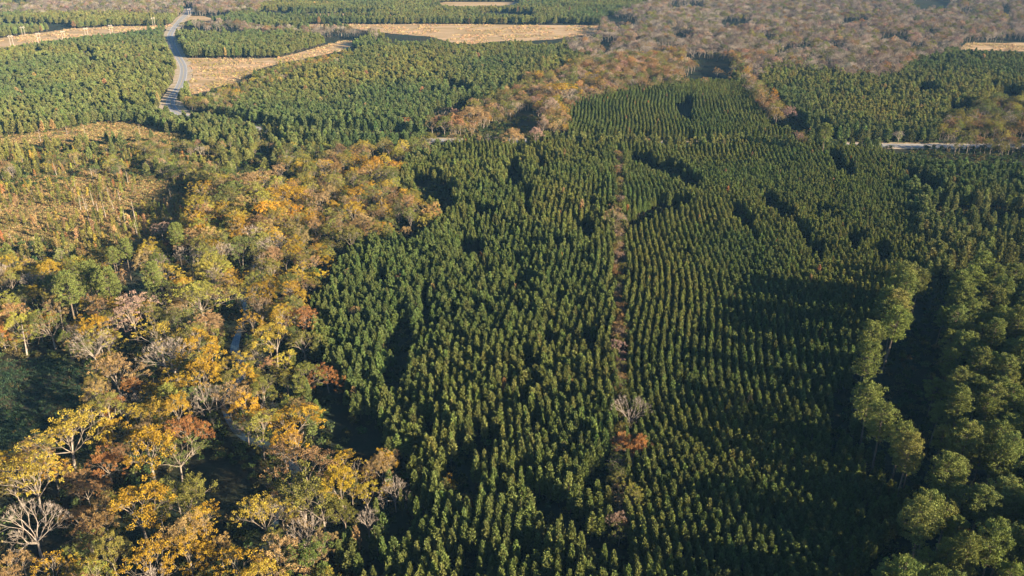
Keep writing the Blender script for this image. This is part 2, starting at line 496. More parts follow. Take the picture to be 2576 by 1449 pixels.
ROADP = [(478, 20), (470, 34), (452, 52), (434, 76), (428, 92), (436, 118), (450, 145), (461, 168), (460, 195), (447, 225), (431, 248), (430, 266), (446, 282), (480, 295), (560, 308), (640, 322), (700, 333), (860, 343), (1000, 349), (1100, 353), (1330, 356), (1560, 359), (1760, 362), (2050, 364), (2240, 366), (2400, 367), (2700, 366), (3200, 360)]
rx, ry = ground([p[0] for p in ROADP], [p[1] for p in ROADP])
# smooth and resample the road centre line
def smooth_line(x, y, step=6.0):
    P = np.stack([x, y], 1); out = []
    for i in range(len(P) - 1):
        p0 = P[max(i - 1, 0)]; p1 = P[i]; p2 = P[i + 1]; p3 = P[min(i + 2, len(P) - 1)]
        n = max(2, int(np.linalg.norm(p2 - p1) / step))
        for t in np.linspace(0, 1, n, endpoint=False):
            out.append(.5 * ((2 * p1) + (-p0 + p2) * t + (2 * p0 - 5 * p1 + 4 * p2 - p3) * t * t + (-p0 + 3 * p1 - 3 * p2 + p3) * t ** 3))
    out.append(P[-1])
    return np.array(out)
ROAD = smooth_line(rx, ry)

def dist_line(x, y, line, chunk=60):
    d = np.full(np.shape(x), 1e9)
    for i in range(0, len(line)):
        d = np.minimum(d, (x - line[i, 0]) ** 2 + (y - line[i, 1]) ** 2)
    return np.sqrt(d)

CREEKP = [(640, 560), (650, 640), (625, 700), (612, 745), (618, 790), (600, 840), (590, 880), (612, 915), (600, 960), (560, 1010), (600, 1090), (690, 1130), (745, 1190), (700, 1300), (640, 1440)]
cx_, cy_ = ground([p[0] for p in CREEKP], [p[1] for p in CREEKP]); CREEK = smooth_line(cx_, cy_, 4.0)

# zones in survey coordinates (canopy level)
Z_YELLOW = [(-900, 700), (0, 640), (180, 640), (310, 640), (400, 600), (465, 545), (480, 500), (560, 440), (700, 400), (900, 370), (960, 350), (1060, 350), (1140, 352), (1040, 395), (1002, 428), (1008, 455), (1060, 495), (1080, 512), (1090, 545), (1040, 570), (900, 600), (830, 640), (792, 680), (750, 750), (740, 800), (790, 830), (800, 900), (760, 960), (790, 1035), (750, 1110), (800, 1140), (840, 1155), (965, 1150), (985, 1240), (930, 1290), (880, 1300), (850, 1350), (790, 1480), (760, 2100), (-900, 2100)]
Z_MIX = [(-900, 440), (0, 392), (130, 372), (330, 352), (425, 345), (520, 350), (640, 345), (800, 350), (960, 352), (900, 370), (700, 400), (560, 440), (480, 500), (420, 470), (250, 455), (110, 452), (0, 468), (-900, 600)]
Z_BROWN = [(1050, 335), (1090, 300), (1130, 275), (1200, 255), (1290, 225), (1330, 190), (1390, 180), (1430, 165), (1500, 140), (1580, 135), (1700, 132), (1850, 128), (1900, 190), (1960, 250), (2040, 350), (2010, 352), (1900, 250), (1860, 175), (1830, 200), (1700, 205), (1600, 215), (1500, 235), (1450, 250), (1420, 280), (1430, 330), (1330, 350), (1080, 348)]
Z_FAR = [(1512, 64), (1515, 48), (1560, 25), (1640, 0), (1800, -60), (2400, -110), (3600, -110), (3600, 110), (2600, 108), (2430, 108), (2400, 127), (2300, 150), (2250, 185), (2150, 195), (2080, 175), (1960, 165), (1900, 190), (1850, 128), (1700, 132), (1500, 140), (1440, 130), (1420, 100), (1500, 84)]
Z_BANK = [(450, 250), (470, 240), (520, 232), (560, 214), (608, 207), (612, 195), (655, 172), (700, 160), (800, 140), (900, 108), (960, 84), (1080, 92), (1140, 108), (1000, 112), (930, 118), (850, 150), (760, 175), (700, 200), (620, 230), (590, 262), (560, 285), (520, 290), (480, 285)]
Z_BANK2 = [(430, 62), (560, 52), (640, 62), (780, 68), (880, 70), (960, 84), (860, 92), (760, 80), (600, 74), (470, 68)]
Z_FARL = [(-700, 5), (0, 10), (100, 2), (300, -10), (560, -20), (700, -10), (640, 20), (500, 35), (300, 30), (0, 33), (-700, 45)]
Z_RMAT = [(2298, 655), (2330, 680), (2350, 720), (2290, 760), (2260, 800), (2255, 850), (2220, 900), (2200, 960), (2240, 1040), (2290, 1090), (2330, 1150), (2350, 1240), (2400, 1290), (2380, 1370), (2280, 1330), (2300, 1230), (2260, 1190), (2190, 1110), (2150, 1050), (2150, 960), (2155, 880), (2160, 820), (2210, 770), (2240, 700)]
Z_RFOR = [(2395, 660), (2470, 640), (2900, 640), (3600, 700), (3600, 2100), (2140, 2100), (2130, 1449), (2230, 1420), (2290, 1330), (2350, 1220), (2400, 1180), (2370, 1100), (2330, 1010), (2340, 940), (2390, 860), (2370, 780), (2380, 700)]
Z_REDGE = [(2370, 300), (2440, 260), (2500, 238), (3000, 200), (3000, 370), (2400, 360), (2360, 335)]
Z_STRIP = [(1550, 370), (1566, 370), (1570, 700), (1574, 1449), (1574, 1700), (1552, 1700), (1552, 1000), (1546, 620)]
Z_BRN = [Z_BROWN, Z_REDGE]   # belt along the stream, wood at the frame edge
V_RIGHT = conv(RF, [(1830, 40), (2000, 60), (2576, 60), (3600, 60), (3600, 480), (2576, 480), (2400, 400), (2200, 300), (2000, 250), (1880, 190)])   # thin dark valley

GAPS = [
    [(1150, 335), (1215, 305), (1280, 282), (1340, 262), (1365, 285), (1360, 315), (1370, 335), (1300, 345), (1200, 345)],
    conv(RE, [(560, 220), (700, 230), (660, 330), (560, 380), (430, 370), (330, 350), (500, 300)]),
    conv(RE, [(700, 20), (850, 50), (870, 170), (760, 195), (700, 120)]),
    conv(RE, [(600, 600), (650, 700), (640, 840), (700, 920), (680, 1010), (600, 1010), (590, 820)]),
    conv(RE, [(400, 870), (480, 960), (560, 1060), (500, 1250), (460, 1449), (330, 1449), (350, 1250), (380, 1080)]),
    conv(RE, [(900, 400), (1060, 370), (1085, 440), (1000, 470), (910, 460)]),
    conv(RE, [(1370, 60), (1450, 20), (1430, 170), (1390, 220), (1350, 200)]),
    conv(RE, [(1720, 200), (1850, 230), (1940, 320), (1860, 350), (1760, 290)]),
    conv(RE, [(2140, 230), (2200, 170), (2320, 120), (2576, 60), (2640, 70), (2640, 110), (2576, 120), (2350, 190), (2200, 280), (2140, 290)]),
        conv(RF, [(370, 120), (430, 150), (530, 200), (540, 280), (560, 400), (520, 420), (480, 330), (460, 240), (400, 190)]),
    conv(RF, [(570, 0), (640, 30), (740, 110), (870, 180), (900, 250), (950, 360), (1010, 410), (1070, 430), (1060, 490), (950, 490), (930, 420), (870, 300), (830, 220), (700, 150), (590, 60)]),
    conv(RF, [(900, 140), (1180, 150), (1180, 185), (950, 190)]),
    conv(RF, [(1220, 300), (1350, 340), (1380, 440), (1300, 450), (1250, 380)]),
    conv(RF, [(1420, 420), (1500, 420), (1570, 500), (1560, 560), (1480, 540)]),
    conv(RC, [(1420, 1085), (2576, 1110), (3600, 1110), (3600, 1260), (2576, 1250), (2250, 1230), (1800, 1190), (1560, 1160)]),
    conv(RC, [(1080, 1180), (1180, 1200), (1320, 1330), (1260, 1350), (1150, 1260)]),
    conv(RC, [(1650, 1260), (1780, 1320), (2000, 1449), (1900, 1449), (1740, 1380)]),
    conv(RB, [(2150, 1165), (2300, 1180), (2576, 1280), (2700, 1370), (2720, 1430), (2640, 1400), (2400, 1300), (2170, 1215)]),
    conv(RB, [(1230, 1290), (1330, 1230), (1375, 1350), (1340, 1449), (1260, 1449)]),
    conv(RB, [(1480, 1180), (1560, 1200), (1550, 1320), (1480, 1300)]),
    conv(RB, [(500, 1350), (800, 1360), (850, 1449), (850, 1510), (600, 1480), (560, 1420)]),
    conv(RB, [(620, 860), (900, 770), (1010, 740), (1010, 790), (800, 850), (640, 890)]),
    conv(RB, [(760, 620), (900, 640), (1000, 670), (1000, 695), (860, 670), (760, 645)]),
    conv(RB, [(2500, 790), (2620, 740), (2660, 800), (2640, 900), (2560, 880)]),
    conv(RB, [(1430, 300), (1690, 305), (1660, 330), (1450, 345)]),
    conv(RC, [(0, 560), (350, 560), (380, 600), (0, 590)]),
    conv(RC, [(620, 880), (860, 880), (900, 930), (960, 980), (960, 1040), (880, 980), (640, 950)]),
    conv(RC, [(1760, 640), (1900, 640), (1920, 680), (1780, 680)]),
    conv(RC, [(2000, 780), (2250, 800), (2250, 850), (2020, 840)]),
    conv(RC, [(1950, 480), (2080, 485), (2080, 500), (1950, 510)]),
    conv(RC, [(2300, 640), (2576, 700), (2576, 740), (2300, 670)]),
    conv(RH, [(1340, 840), (1550, 900), (1780, 1010), (1930, 1220), (1990, 1060), (2125, 1060), (2130, 1400), (2010, 1330), (1800, 1180), (1640, 1040), (1480, 950)]),
    conv(RH, [(790, 560), (950, 480), (1060, 560), (1000, 650), (1010, 820), (960, 900), (860, 820), (790, 680)]),
    conv(RH, [(1420, 0), (1500, 0), (1470, 120), (1440, 330), (1390, 400), (1370, 200)]),
    conv(RH, [(340, 1270), (350, 1000), (330, 700), (520, 600), (540, 780), (470, 850), (440, 1100), (390, 1250)]),
    conv(RH, [(-160, 230), (20, 230), (240, 200), (330, 330), (300, 440), (260, 500), (-20, 520), (-250, 430)]),
    conv(RH, [(30, 1000), (300, 950), (320, 1290), (260, 1380), (200, 1380), (90, 1200), (60, 1100)]),
    conv(RH, [(800, 1380), (1050, 1390), (1060, 1430), (820, 1430)]),
    [(770, 800), (800, 760), (880, 640), (900, 600), (870, 640), (830, 660), (770, 740), (735, 830), (735, 900), (760, 960), (790, 1020), (870, 1020), (860, 960), (830, 930), (800, 900), (800, 860)],
    conv(RI, [(1150, 0), (1300, 40), (1290, 280), (1200, 420), (1060, 500), (1060, 300), (1130, 150)]),
    # openings in the broadleaf wood
    conv(RG, [(1450, 470), (1700, 500), (2040, 570), (1960, 820), (1900, 1060), (1700, 1120), (1650, 950), (1540, 740), (1300, 640), (1440, 560)]),
    conv(RG, [(300, 860), (480, 830), (560, 1000), (520, 1200), (470, 1330), (330, 1330), (290, 1100)]),
    conv(RG, [(860, 700), (950, 690), (960, 900), (1000, 960), (760, 880), (830, 760)]),
    conv(RG, [(1190, 1030), (1290, 1060), (1280, 1110), (1190, 1110)]),
    conv(RD, [(900, 560), (1060, 560), (1080, 700), (1130, 780), (980, 780), (910, 680)]),
    conv(RD, [(1550, 800), (1850, 820), (1840, 960), (1780, 1120), (1680, 1240), (1620, 1100), (1700, 980), (1540, 900)]),
    conv(RD, [(1010, 1000), (1180, 1040), (1060, 1110), (1010, 1240), (1010, 1330), (960, 1250), (880, 1200)]),
    conv(RA, [(700, 1200), (830, 1210), (800, 1320), (710, 1320)]),
    conv(RA, [(860, 1090), (1010, 1050), (1080, 1200), (1000, 1190)]),
    conv(RA, [(1200, 950), (1440, 1000), (1440, 1040), (1250, 1020)]),
    conv(RA, [(1780, 1240), (2110, 1260), (2120, 1330), (1950, 1350), (1790, 1300)]),
    conv(RA, [(1900, 1090), (2060, 1080), (2070, 1180), (1920, 1180)]),
    conv(RA, [(150, 1120), (300, 1120), (300, 1200), (180, 1220)]),
    # far left woods
    conv(RA, [(250, 365), (325, 370), (310, 400), (250, 400)]),
    conv(RA, [(560, 370), (720, 375), (720, 412), (590, 410)]),
    conv(RA, [(655, 455), (715, 460), (690, 482)]), conv(RA, [(880, 490), (930, 490), (920, 515)]),
    conv(RA, [(1040, 755), (1220, 765), (1220, 795), (1070, 775)]),
    conv(RA, [(1100, 570), (1180, 572), (1170, 595)]), conv(RA, [(880, 735), (940, 740), (930, 775), (890, 770)]),
    conv(RA, [(510, 775), (580, 770), (560, 790)]),
    conv(RA, [(1290, 205), (1440, 190), (1690, 215), (1680, 245), (1330, 240)]),
    conv(RA, [(1390, 90), (1560, 85), (1740, 85), (1720, 120), (1560, 125), (1420, 115)]),
    conv(RA, [(0, 150), (100, 158), (350, 160), (560, 165), (540, 195), (0, 185)]),
    conv(RB, [(1010, 90), (1200, 75), (1460, 90), (1440, 125), (1080, 110)]),
    conv(RB, [(940, 168), (1900, 160), (1900, 185), (940, 182)]),
    conv(RB, [(0, 250), (210, 260), (180, 295), (0, 290)]),
    conv(RC, [(280, 130), (520, 140), (520, 180), (290, 180)]),
    conv(RC, [(920, 330), (980, 330), (960, 380), (920, 370)]),
    conv(RC, [(1480, 250), (1700, 240), (1700, 290), (1500, 285)]),
    conv(RC, [(1690, -30), (2050, -30), (2000, 50), (1800, 70)]),
    conv(RC, [(-150, 20), (180, 0), (160, 35), (-100, 50)]), conv(RC, [(-100, 230), (60, 230), (80, 270), (-80, 280)]), conv(RC, [(0, 400), (330, 405), (400, 440), (380, 560), (260, 520), (0, 560), (0, 520), (230, 460), (0, 440)]),
    conv(RC, [(2400, 30), (2470, 30), (2470, 120), (2410, 110)]), conv(RC, [(2080, 60), (2200, 60), (2180, 90), (2090, 90)]), conv(RC, [(600, 260), (760, 260), (740, 290), (610, 290)]),
    conv(RC, [(1200, 120), (1420, 125), (1400, 150), (1210, 150)]), conv(RB, [(1980, 110), (2120, 105), (2250, 130), (2240, 180), (2020, 170)]), conv(RB, [(1940, 280), (2060, 270), (2050, 380), (1940, 380)]),
    conv(RA, [(1690, 200), (1860, 215), (1850, 250), (1700, 250)]), conv(RA, [(2410, 240), (2700, 250), (2790, 280), (2640, 310), (2420, 290)]), conv(RA, [(1900, 70), (2210, 70), (2200, 95), (1900, 95)]),
    conv(RB, [(330, 250), (540, 280), (700, 310), (640, 325), (400, 290)]), conv(RC, [(700, 370), (960, 300), (960, 330), (740, 395)]),
]
ROWS = [
    [(985, 600), (1100, 545), (1000, 430), (1170, 352), (1350, 358), (2250, 372), (2330, 660), (2170, 960), (2200, 1110), (2290, 1230), (2270, 1330), (2130, 1449), (2130, 2100), (760, 2100), (790, 1480), (850, 1350), (985, 1240), (965, 1150), (760, 1100), (790, 1035), (730, 900), (740, 790), (800, 680), (880, 610)],
    [(1430, 340), (1420, 280), (1450, 250), (1600, 215), (1700, 205), (1840, 200), (1920, 260), (2010, 350)],
]

# ------------------------------------------------------------ ground
def plain(name, x0, y0, x1, y1, z, mat):
    return sheet(name, [(x0, y0), (x1, y0), (x1, y1), (x0, y1)], z, mat)
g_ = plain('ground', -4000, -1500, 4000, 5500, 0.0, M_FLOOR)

def dense(poly, k=6):
    out = []
    for i in range(len(poly)):
        a = poly[i]; b = poly[(i + 1) % len(poly)]
        for j in range(k):
            t = j / k; out.append((a[0] + (b[0] - a[0]) * t, a[1] + (b[1] - a[1]) * t))
    return out
zz = .004
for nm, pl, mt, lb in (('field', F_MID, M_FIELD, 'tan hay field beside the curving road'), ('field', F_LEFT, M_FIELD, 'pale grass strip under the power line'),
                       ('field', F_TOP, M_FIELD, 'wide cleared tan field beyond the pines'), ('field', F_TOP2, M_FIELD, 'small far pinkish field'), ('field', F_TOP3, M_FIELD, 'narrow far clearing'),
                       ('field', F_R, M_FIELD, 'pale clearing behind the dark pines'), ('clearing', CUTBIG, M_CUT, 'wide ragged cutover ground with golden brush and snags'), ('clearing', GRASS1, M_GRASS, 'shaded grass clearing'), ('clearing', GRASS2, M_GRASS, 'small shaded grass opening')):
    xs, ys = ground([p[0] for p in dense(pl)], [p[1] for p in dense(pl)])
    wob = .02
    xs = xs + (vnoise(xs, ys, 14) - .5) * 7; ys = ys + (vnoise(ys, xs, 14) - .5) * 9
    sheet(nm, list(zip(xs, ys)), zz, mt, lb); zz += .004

def ribbon(name, line, w, z, mat, off=0.0, kind='structure', label=None, closed=None, z0=None):
    t = np.gradient(line, axis=0); t /= np.linalg.norm(t, axis=1)[:, None]
    nrm = np.stack([-t[:, 1], t[:, 0]], 1)
    ww = np.broadcast_to(w, len(line))[:, None]
    A = line + nrm * (off + ww / 2); B = line + nrm * (off - ww / 2)
    v = [(p[0], p[1], z) for p in A] + [(p[0], p[1], z) for p in B]; n = len(line)
    f = [(i, i + n, i + n + 1, i + 1) for i in range(n - 1)]
    me = bpy.data.meshes.new(name); me.from_pydata(v, [], f); me.materials.append(mat)
    o = bpy.data.objects.new(name, me); C.objects.link(o)
    if kind: o['kind'] = kind
    if label: o['label'] = label
    return o
nR = len(ROAD)
shw = 17 + 7 * vnoise(ROAD[:, 0], ROAD[:, 1], 30)
ribbon('road_shoulder', ROAD, shw, .060, M_GRAVEL, label='pale gravel and dry grass verges of the road')
road = ribbon('road', ROAD, 8.4, .10, M_ASPHALT, label='grey two lane road curving between the woods')
for off, mt, wd in ((3.8, M_WHITE, .22), (-3.8, M_WHITE, .22), (.16, M_YELLOW, .14), (-.16, M_YELLOW, .14)):
    ln = ribbon('lane_line', ROAD, wd, .105, mt, off, kind=None); ln.parent = road
ribbon('creek', CREEK, 2.8 + 1.0 * np.sin(np.arange(len(CREEK)) * .35), .07, M_WATER, label='narrow creek glinting between the autumn trees')
lk = conv(RA, [(90, -6), (200, -6), (205, 20), (150, 24), (95, 14)])
xs, ys = ground([p[0] for p in lk], [p[1] for p in lk]); sheet('pond', list(zip(xs, ys)), .08, M_WATER, 'far pond among pale fields')

# a farm track through the cutover
tr = [(-100, 560), (0, 548), (40, 535), (75, 528), (110, 520), (150, 518)]
xs, ys = ground([p[0] for p in tr], [p[1] for p in tr]); ribbon('path', smooth_line(xs, ys, 5), 4.0, .064, M_GRAVEL, label='sandy track through the cutover')

# ------------------------------------------------------------ palettes (true surface colours)
GOLD = (.33, .205, .024); YEL = (.32, .24, .038); OLIVE = (.165, .155, .038); GREEN = (.115, .13, .036); TAN = (.29, .19, .085)
RUST = (.28, .13, .045); BROWN = (.21, .13, .06); PINK = (.29, .195, .145); LIME = (.24, .225, .045); LILAC = (.185, .145, .115)
PINE = (.140, .162, .046); PINE2 = (.165, .180, .058); PINEM = (.150, .172, .046)
WORD = {GOLD: 'golden', YEL: 'yellow', OLIVE: 'olive', GREEN: 'green', TAN: 'tan', RUST: 'rust orange', BROWN: 'brown', PINK: 'pinkish brown', LIME: 'yellow green', LILAC: 'pale brown'}

# ------------------------------------------------------------ single trees one can point to
# kind, survey x, y of crown, crown width in survey units, colour, label, short name
HEROES = [
    ('bare', 78, 1318, 100, PINK, 'tall bare whitish tree with fanned twigs standing in deep shade', 'tall bare whitish tree'),
    ('broad', 80, 1214, 100, YEL, 'yellow topped tall tree directly behind the bare whitish tree', 'yellow topped tall tree'),
    ('broad', 168, 1108, 118, YEL, 'pale yellow fan-crowned tree at the lower end of the shaded grass clearing', 'pale yellow fan-crowned tree'),
    ('broad', 66, 1128, 48, TAN, 'small tan layered tree alone against the shaded grass', 'small tan layered tree'),
    ('broad', 370, 1125, 96, GOLD, 'large golden tree with dense crown beside a green neighbour', 'large dense golden tree'),
    ('broad', 445, 1140, 78, GREEN, 'green tree touching the large dense golden tree', 'green tree by the golden one'),
    ('broad', 463, 1243, 92, OLIVE, 'upright olive green tree standing alone in front of dark shade', 'upright olive green tree'),
    ('broad', 358, 1297, 116, GOLD, 'broad golden tree sloping down past a bare twiggy one', 'broad sloping golden tree'),
    ('broad', 513, 1329, 70, GOLD, 'compact golden tree at the edge of the deep shade', 'compact golden tree'),
    ('broad', 372, 1425, 84, GOLD, 'bright golden round tree near the bottom edge', 'bright golden round tree'),
    ('broad', 474, 1402, 76, GOLD, 'golden tree just beside a dark green one near the bottom edge', 'golden tree near the bottom'),
    ('broad', 600, 1436, 96, GOLD, 'orange golden tree with forked crown at the bottom edge', 'orange golden forked tree'),
    ('broad', 133, 1437, 76, GOLD, 'golden tree with upswept branches at the bottom edge', 'upswept golden tree'),
    ('broad', 214, 1428, 60, YEL, 'yellow tree with brush-like upright branches at the bottom edge', 'brush-like yellow tree'),
    ('broad', 28, 1432, 66, TAN, 'tan tree in the bottom corner', 'tan corner tree'),
    ('broad', 767, 1168, 110, BROWN, 'wide brown crowned tree beside the dark opening', 'wide brown tree'),
    ('broad', 760, 1235, 104, OLIVE, 'olive and gold crowned tree in front of the wide brown tree', 'olive and gold tree'),
    ('broad', 812, 1278, 80, OLIVE, 'rounded green gold tree at the wood edge', 'rounded green gold tree'),
    ('bare', 768, 1345, 70, PINK, 'bare pinkish tree in front of the olive crowned trees', 'bare pinkish tree'),
    ('broad', 668, 1300, 78, YEL, 'yellow tree with ragged crown beside the deep shade', 'ragged yellow tree'),
    ('broad', 706, 1414, 84, TAN, 'tan brown round tree near the bottom edge', 'tan brown round tree'),
    ('broad', 473, 1083, 64, RUST, 'rust orange tree above the green and golden pair', 'rust orange tree'),
    ('broad', 350, 1052, 44, YEL, 'small bright yellow tree above the large golden tree', 'small bright yellow tree'),
    ('broad', 735, 1052, 84, GOLD, 'tall golden tree at the corner of the pine plantation', 'tall golden corner tree'),
    ('broad', 655, 1092, 70, LIME, 'yellow green tree beside the tall golden corner tree', 'yellow green tree'),
    ('broad', 575, 1000, 70, TAN, 'tan orange tree with bare forked stem below', 'tan orange tree'),
    ('broad', 268, 1158, 56, RUST, 'pinkish orange tree with pale forked trunk', 'pinkish orange tree'),
    ('bare', 520, 1002, 58, PINK, 'grey bare tree with drooping twigs behind the rust orange tree', 'grey bare drooping tree'),
    ('broad', 270, 1035, 66, OLIVE, 'pale olive tree at the corner of the shaded grass clearing', 'pale olive corner tree'),
    ('bare', 322, 1010, 36, PINK, 'small bare tree beside the shaded grass clearing', 'small bare clearing tree'),
    ('mature', 166, 720, 62, PINEM, 'nearest of the three round green pines beside the dark opening', 'nearest of three round pines'),
    ('mature', 217, 690, 60, PINEM, 'middle and tallest of the three round green pines', 'tallest of three round pines'),
    ('mature', 270, 704, 60, PINEM, 'last of the three round green pines, next to the dark opening', 'last of three round pines'),
    ('mature', 380, 688, 48, PINEM, 'round green pine next to the bright yellow tree', 'round pine by the yellow tree'),
    ('broad', 413, 692, 56, YEL, 'bright yellow tree between green crowns', 'bright yellow tree'),
    ('broad', 410, 740, 66, GREEN, 'green tree in front of the bright yellow tree', 'green tree before the yellow one'),
    ('broad', 508, 755, 84, LIME, 'yellow green rounded tree above the dark creek bend', 'yellow green rounded tree'),
    ('broad', 240, 770, 50, YEL, 'yellow tree right in front of the three round pines', 'yellow tree before the pines'),
    ('broad', 333, 792, 76, PINK, 'pinkish tan twiggy round tree beside the white bent trunk', 'pinkish twiggy round tree'),
    ('broad', 122, 810, 72, GREEN, 'green spreading tree next to the pale snag', 'green spreading tree'),
    ('bare', 232, 862, 64, PINK, 'white bare vase shaped tree in front of the wood', 'white bare vase shaped tree'),
    ('snag', 56, 852, 30, PINK, 'whitish dead tree with stubby limbs by the clearing', 'whitish dead tree'),
    ('bare', 433, 892, 84, PINK, 'white limbed leafless tree in front of a golden crown', 'white limbed leafless tree'),
    ('broad', 402, 856, 96, YEL, 'golden green crown rising behind the white limbed tree', 'golden green crown'),
    ('broad', 495, 838, 72, OLIVE, 'pale olive spreading tree beside the creek', 'pale olive spreading tree'),
    ('broad', 500, 884, 72, GOLD, 'golden tree on the bank above the creek pool', 'golden bank tree'),
    ('broad', 500, 944, 76, GOLD, 'deep golden tree below the creek pool', 'deep golden tree'),
    ('broad', 293, 940, 72, TAN, 'light tan round tree standing in the open beside shade', 'light tan round tree'),
    ('broad', 583, 905, 44, YEL, 'small yellow tree leaning over the creek pool', 'small yellow creek tree'),
    ('broad', 637, 820, 52, GOLD, 'bright golden bushy tree across the creek', 'bright golden creek tree'),
    ('broad', 690, 858, 68, YEL, 'yellow tree against the plantation boundary', 'yellow boundary tree'),
    ('broad', 770, 808, 42, RUST, 'small rust orange tree inside the dark edge of the plantation', 'small rust plantation tree'),
    ('broad', 763, 853, 56, OLIVE, 'round olive tree right in front of the small rust orange one', 'round olive tree'),
    ('broad', 822, 938, 48, RUST, 'thin rusty brown tree standing among the planted pines', 'thin rusty brown tree'),
    ('mature', 313, 622, 34, PINEM, 'green conical pine at the far side of the shaded clearing', 'green conical pine'),
    ('mature', 281, 640, 26, PINEM, 'small pine beside the green conical pine', 'small pine'),
    ('mature', 442, 585, 40, PINEM, 'slender green pine between the shaded clearing and the golden wood', 'slender green pine'),
    ('broad', 404, 575, 28, PINK, 'small pink tree beside the slender green pine', 'small pink tree'),
    ('broad', 656, 500, 50, LIME, 'yellow green leaning tree in the golden wood', 'yellow green leaning tree'),
    ('broad', 720, 492, 66, GOLD, 'golden dome crowned tree in the golden wood', 'golden dome crowned tree'),
    ('broad', 640, 470, 62, TAN, 'tan broad tree at the far edge of the golden wood', 'tan broad tree'),
    ('bare', 540, 640, 56, PINK, 'bare white twigged tree within the golden wood', 'bare white twigged tree'),
    ('broad', 1544, 545, 36, TAN, 'tall tan forked tree on the strip between the two pine blocks', 'tall tan forked tree'),
    ('bare', 1587, 1030, 58, PINK, 'leafless pinkish tree between the two pine blocks', 'leafless pinkish tree'),
    ('broad', 1597, 1118, 54, RUST, 'orange tan tree on the boundary between the two pine blocks', 'orange tan boundary tree'),
    ('broad', 1592, 1252, 44, LIME, 'round olive yellow tree on the boundary between the pine blocks', 'round boundary tree'),
    ('broad', 1472, 1117, 18, RUST, 'tiny red orange tree among the planted pines', 'tiny red orange tree'),
    ('broad', 1438, 968, 20, RUST, 'small red brown tree high in the pine rows', 'small red brown tree'),
    ('broad', 1390, 966, 24, TAN, 'small tan tree beside the red brown one in the rows', 'small tan row tree'),
    ('broad', 966, 1158, 42, GOLD, 'golden tree at the inner corner of the pine plantation', 'golden inner corner tree'),
    ('broad', 992, 1153, 26, BROWN, 'dull brown tree next to the golden inner corner tree', 'dull brown tree'),
    ('bare', 992, 1235, 50, PINK, 'pinkish bare tree at the dark plantation edge', 'pinkish bare edge tree'),
    ('bare', 925, 1312, 44, PINK, 'small pinkish bare tree in the dark gap', 'small bare gap tree'),
    ('broad', 1133, 1217, 28, GOLD, 'slim bright yellow tree beside the dark gap in the pines', 'slim bright yellow tree'),
    ('broad', 1143, 1250, 34, LIME, 'yellow green tree in front of the slim yellow one', 'low yellow green tree'),
    ('broad', 1172, 1268, 26, RUST, 'rusty orange shrubby tree at the tip of the dark gap', 'rusty shrubby tree'),
    ('broad', 1255, 1268, 26, LILAC, 'grey twiggy tree in the dark gap', 'grey twiggy tree'),
    ('broad', 897, 1200, 52, YEL, 'yellow green tree between two bare crowns at the wood edge', 'yellow green edge tree'),
    ('broad', 890, 780, 22, TAN, 'small tan tree among young pines below the creek corner', 'small tan tree'),
    ('broad', 996, 700, 24, TAN, 'small peach tree among the pines', 'small peach tree'),
    ('broad', 878, 702, 26, TAN, 'small pinkish tan tree near the plantation edge', 'small pinkish tan tree'),
    ('broad', 1022, 306, 22, RUST, 'pink orange round tree at the near edge of the far pines', 'pink orange round tree'),
    ('broad', 1290, 345, 44, TAN, 'large tan twiggy tree hiding the road', 'large tan twiggy tree'),
    ('broad', 1183, 290, 50, TAN, 'tan spreading tree in the brown belt', 'tan spreading tree'),
    ('broad', 1415, 235, 52, GOLD, 'orange gold crowned tree in the brown belt', 'orange gold crowned tree'),
    ('mature', 2078, 330, 36, PINEM, 'tall dark pine beside the road', 'tall dark roadside pine'),
    ('bare', 2262, 340, 18, PINK, 'whitish bare tree beside the road', 'whitish roadside tree'),
    ('broad', 2424, 1332, 28, RUST, 'small orange tree between the big dark pines', 'small orange tree'),
    ('snag', 2160, 985, 22, PINK, 'pale dead pine with stub limbs beside the dark plantation', 'pale dead pine'),
    ('mature', 2342, 1285, 86, PINEM, 'large sunlit pine rising over deep shade', 'large sunlit pine'),
    ('mature', 2375, 1185, 78, PINEM, 'tall sunlit pine just beyond the large sunlit pine', 'tall sunlit pine'),
    ('mature', 2190, 1000, 74, PINEM, 'nearest big pine at the head of the leaning row', 'pine at head of row'),
    ('mature', 2222, 1056, 76, PINEM, 'second big pine in the leaning row along the plantation', 'second pine of the row'),
    ('mature', 2268, 1102, 70, PINEM, 'third big pine in the leaning row along the plantation', 'third pine of the row'),
    ('mature', 2292, 1148, 50, PINEM, 'narrow lowest pine of the leaning row', 'lowest pine of the row'),
]
SIZE = {'bare': (20, .62, 10.5), 'broad': (19, .62, 10.5), 'mature': (28, .78, 9.0), 'snag': (14, .6, 3.5), 'slim': (9, .6, 2.6)}
NAMES = {'bare': 'bare_tree', 'broad': 'broadleaf_tree', 'mature': 'mature_pine', 'snag': 'dead_snag', 'slim': 'slim_tree'}
taken = []; heroes = []
for (kd, hx, hy, wd, col, lab, short) in HEROES:
    H0, cf, w0 = SIZE[kd]
    s = 1.0
    for _ in range(6):
        zc = H0 * cf * s
        x, y = ground(hx, hy, zc)
        w = wd * SC / pxm(y, zc)
        sw = w / w0
        s = max(.35, min(1.12, sw ** .75)) if kd != 'mature' else max(.75, min(1.08, sw ** .6))
    zc = H0 * cf * s
    x, y = float(x), float(y)
    t = np.array(col) * R.uniform(.95, 1.08)
    plant(kd, NAMES[kd], x, y, (sw, sw, s), t, lab)
    taken.append((x, y, w * .42)); heroes.append((x, y, short))
taken = np.array(taken)

def clear_of(x, y, extra=0.0):
    ok = np.ones(len(x), bool)
    for tx, ty, tr_ in taken:
        ok &= (x - tx) ** 2 + (y - ty) ** 2 > (tr_ + extra) ** 2
    return ok

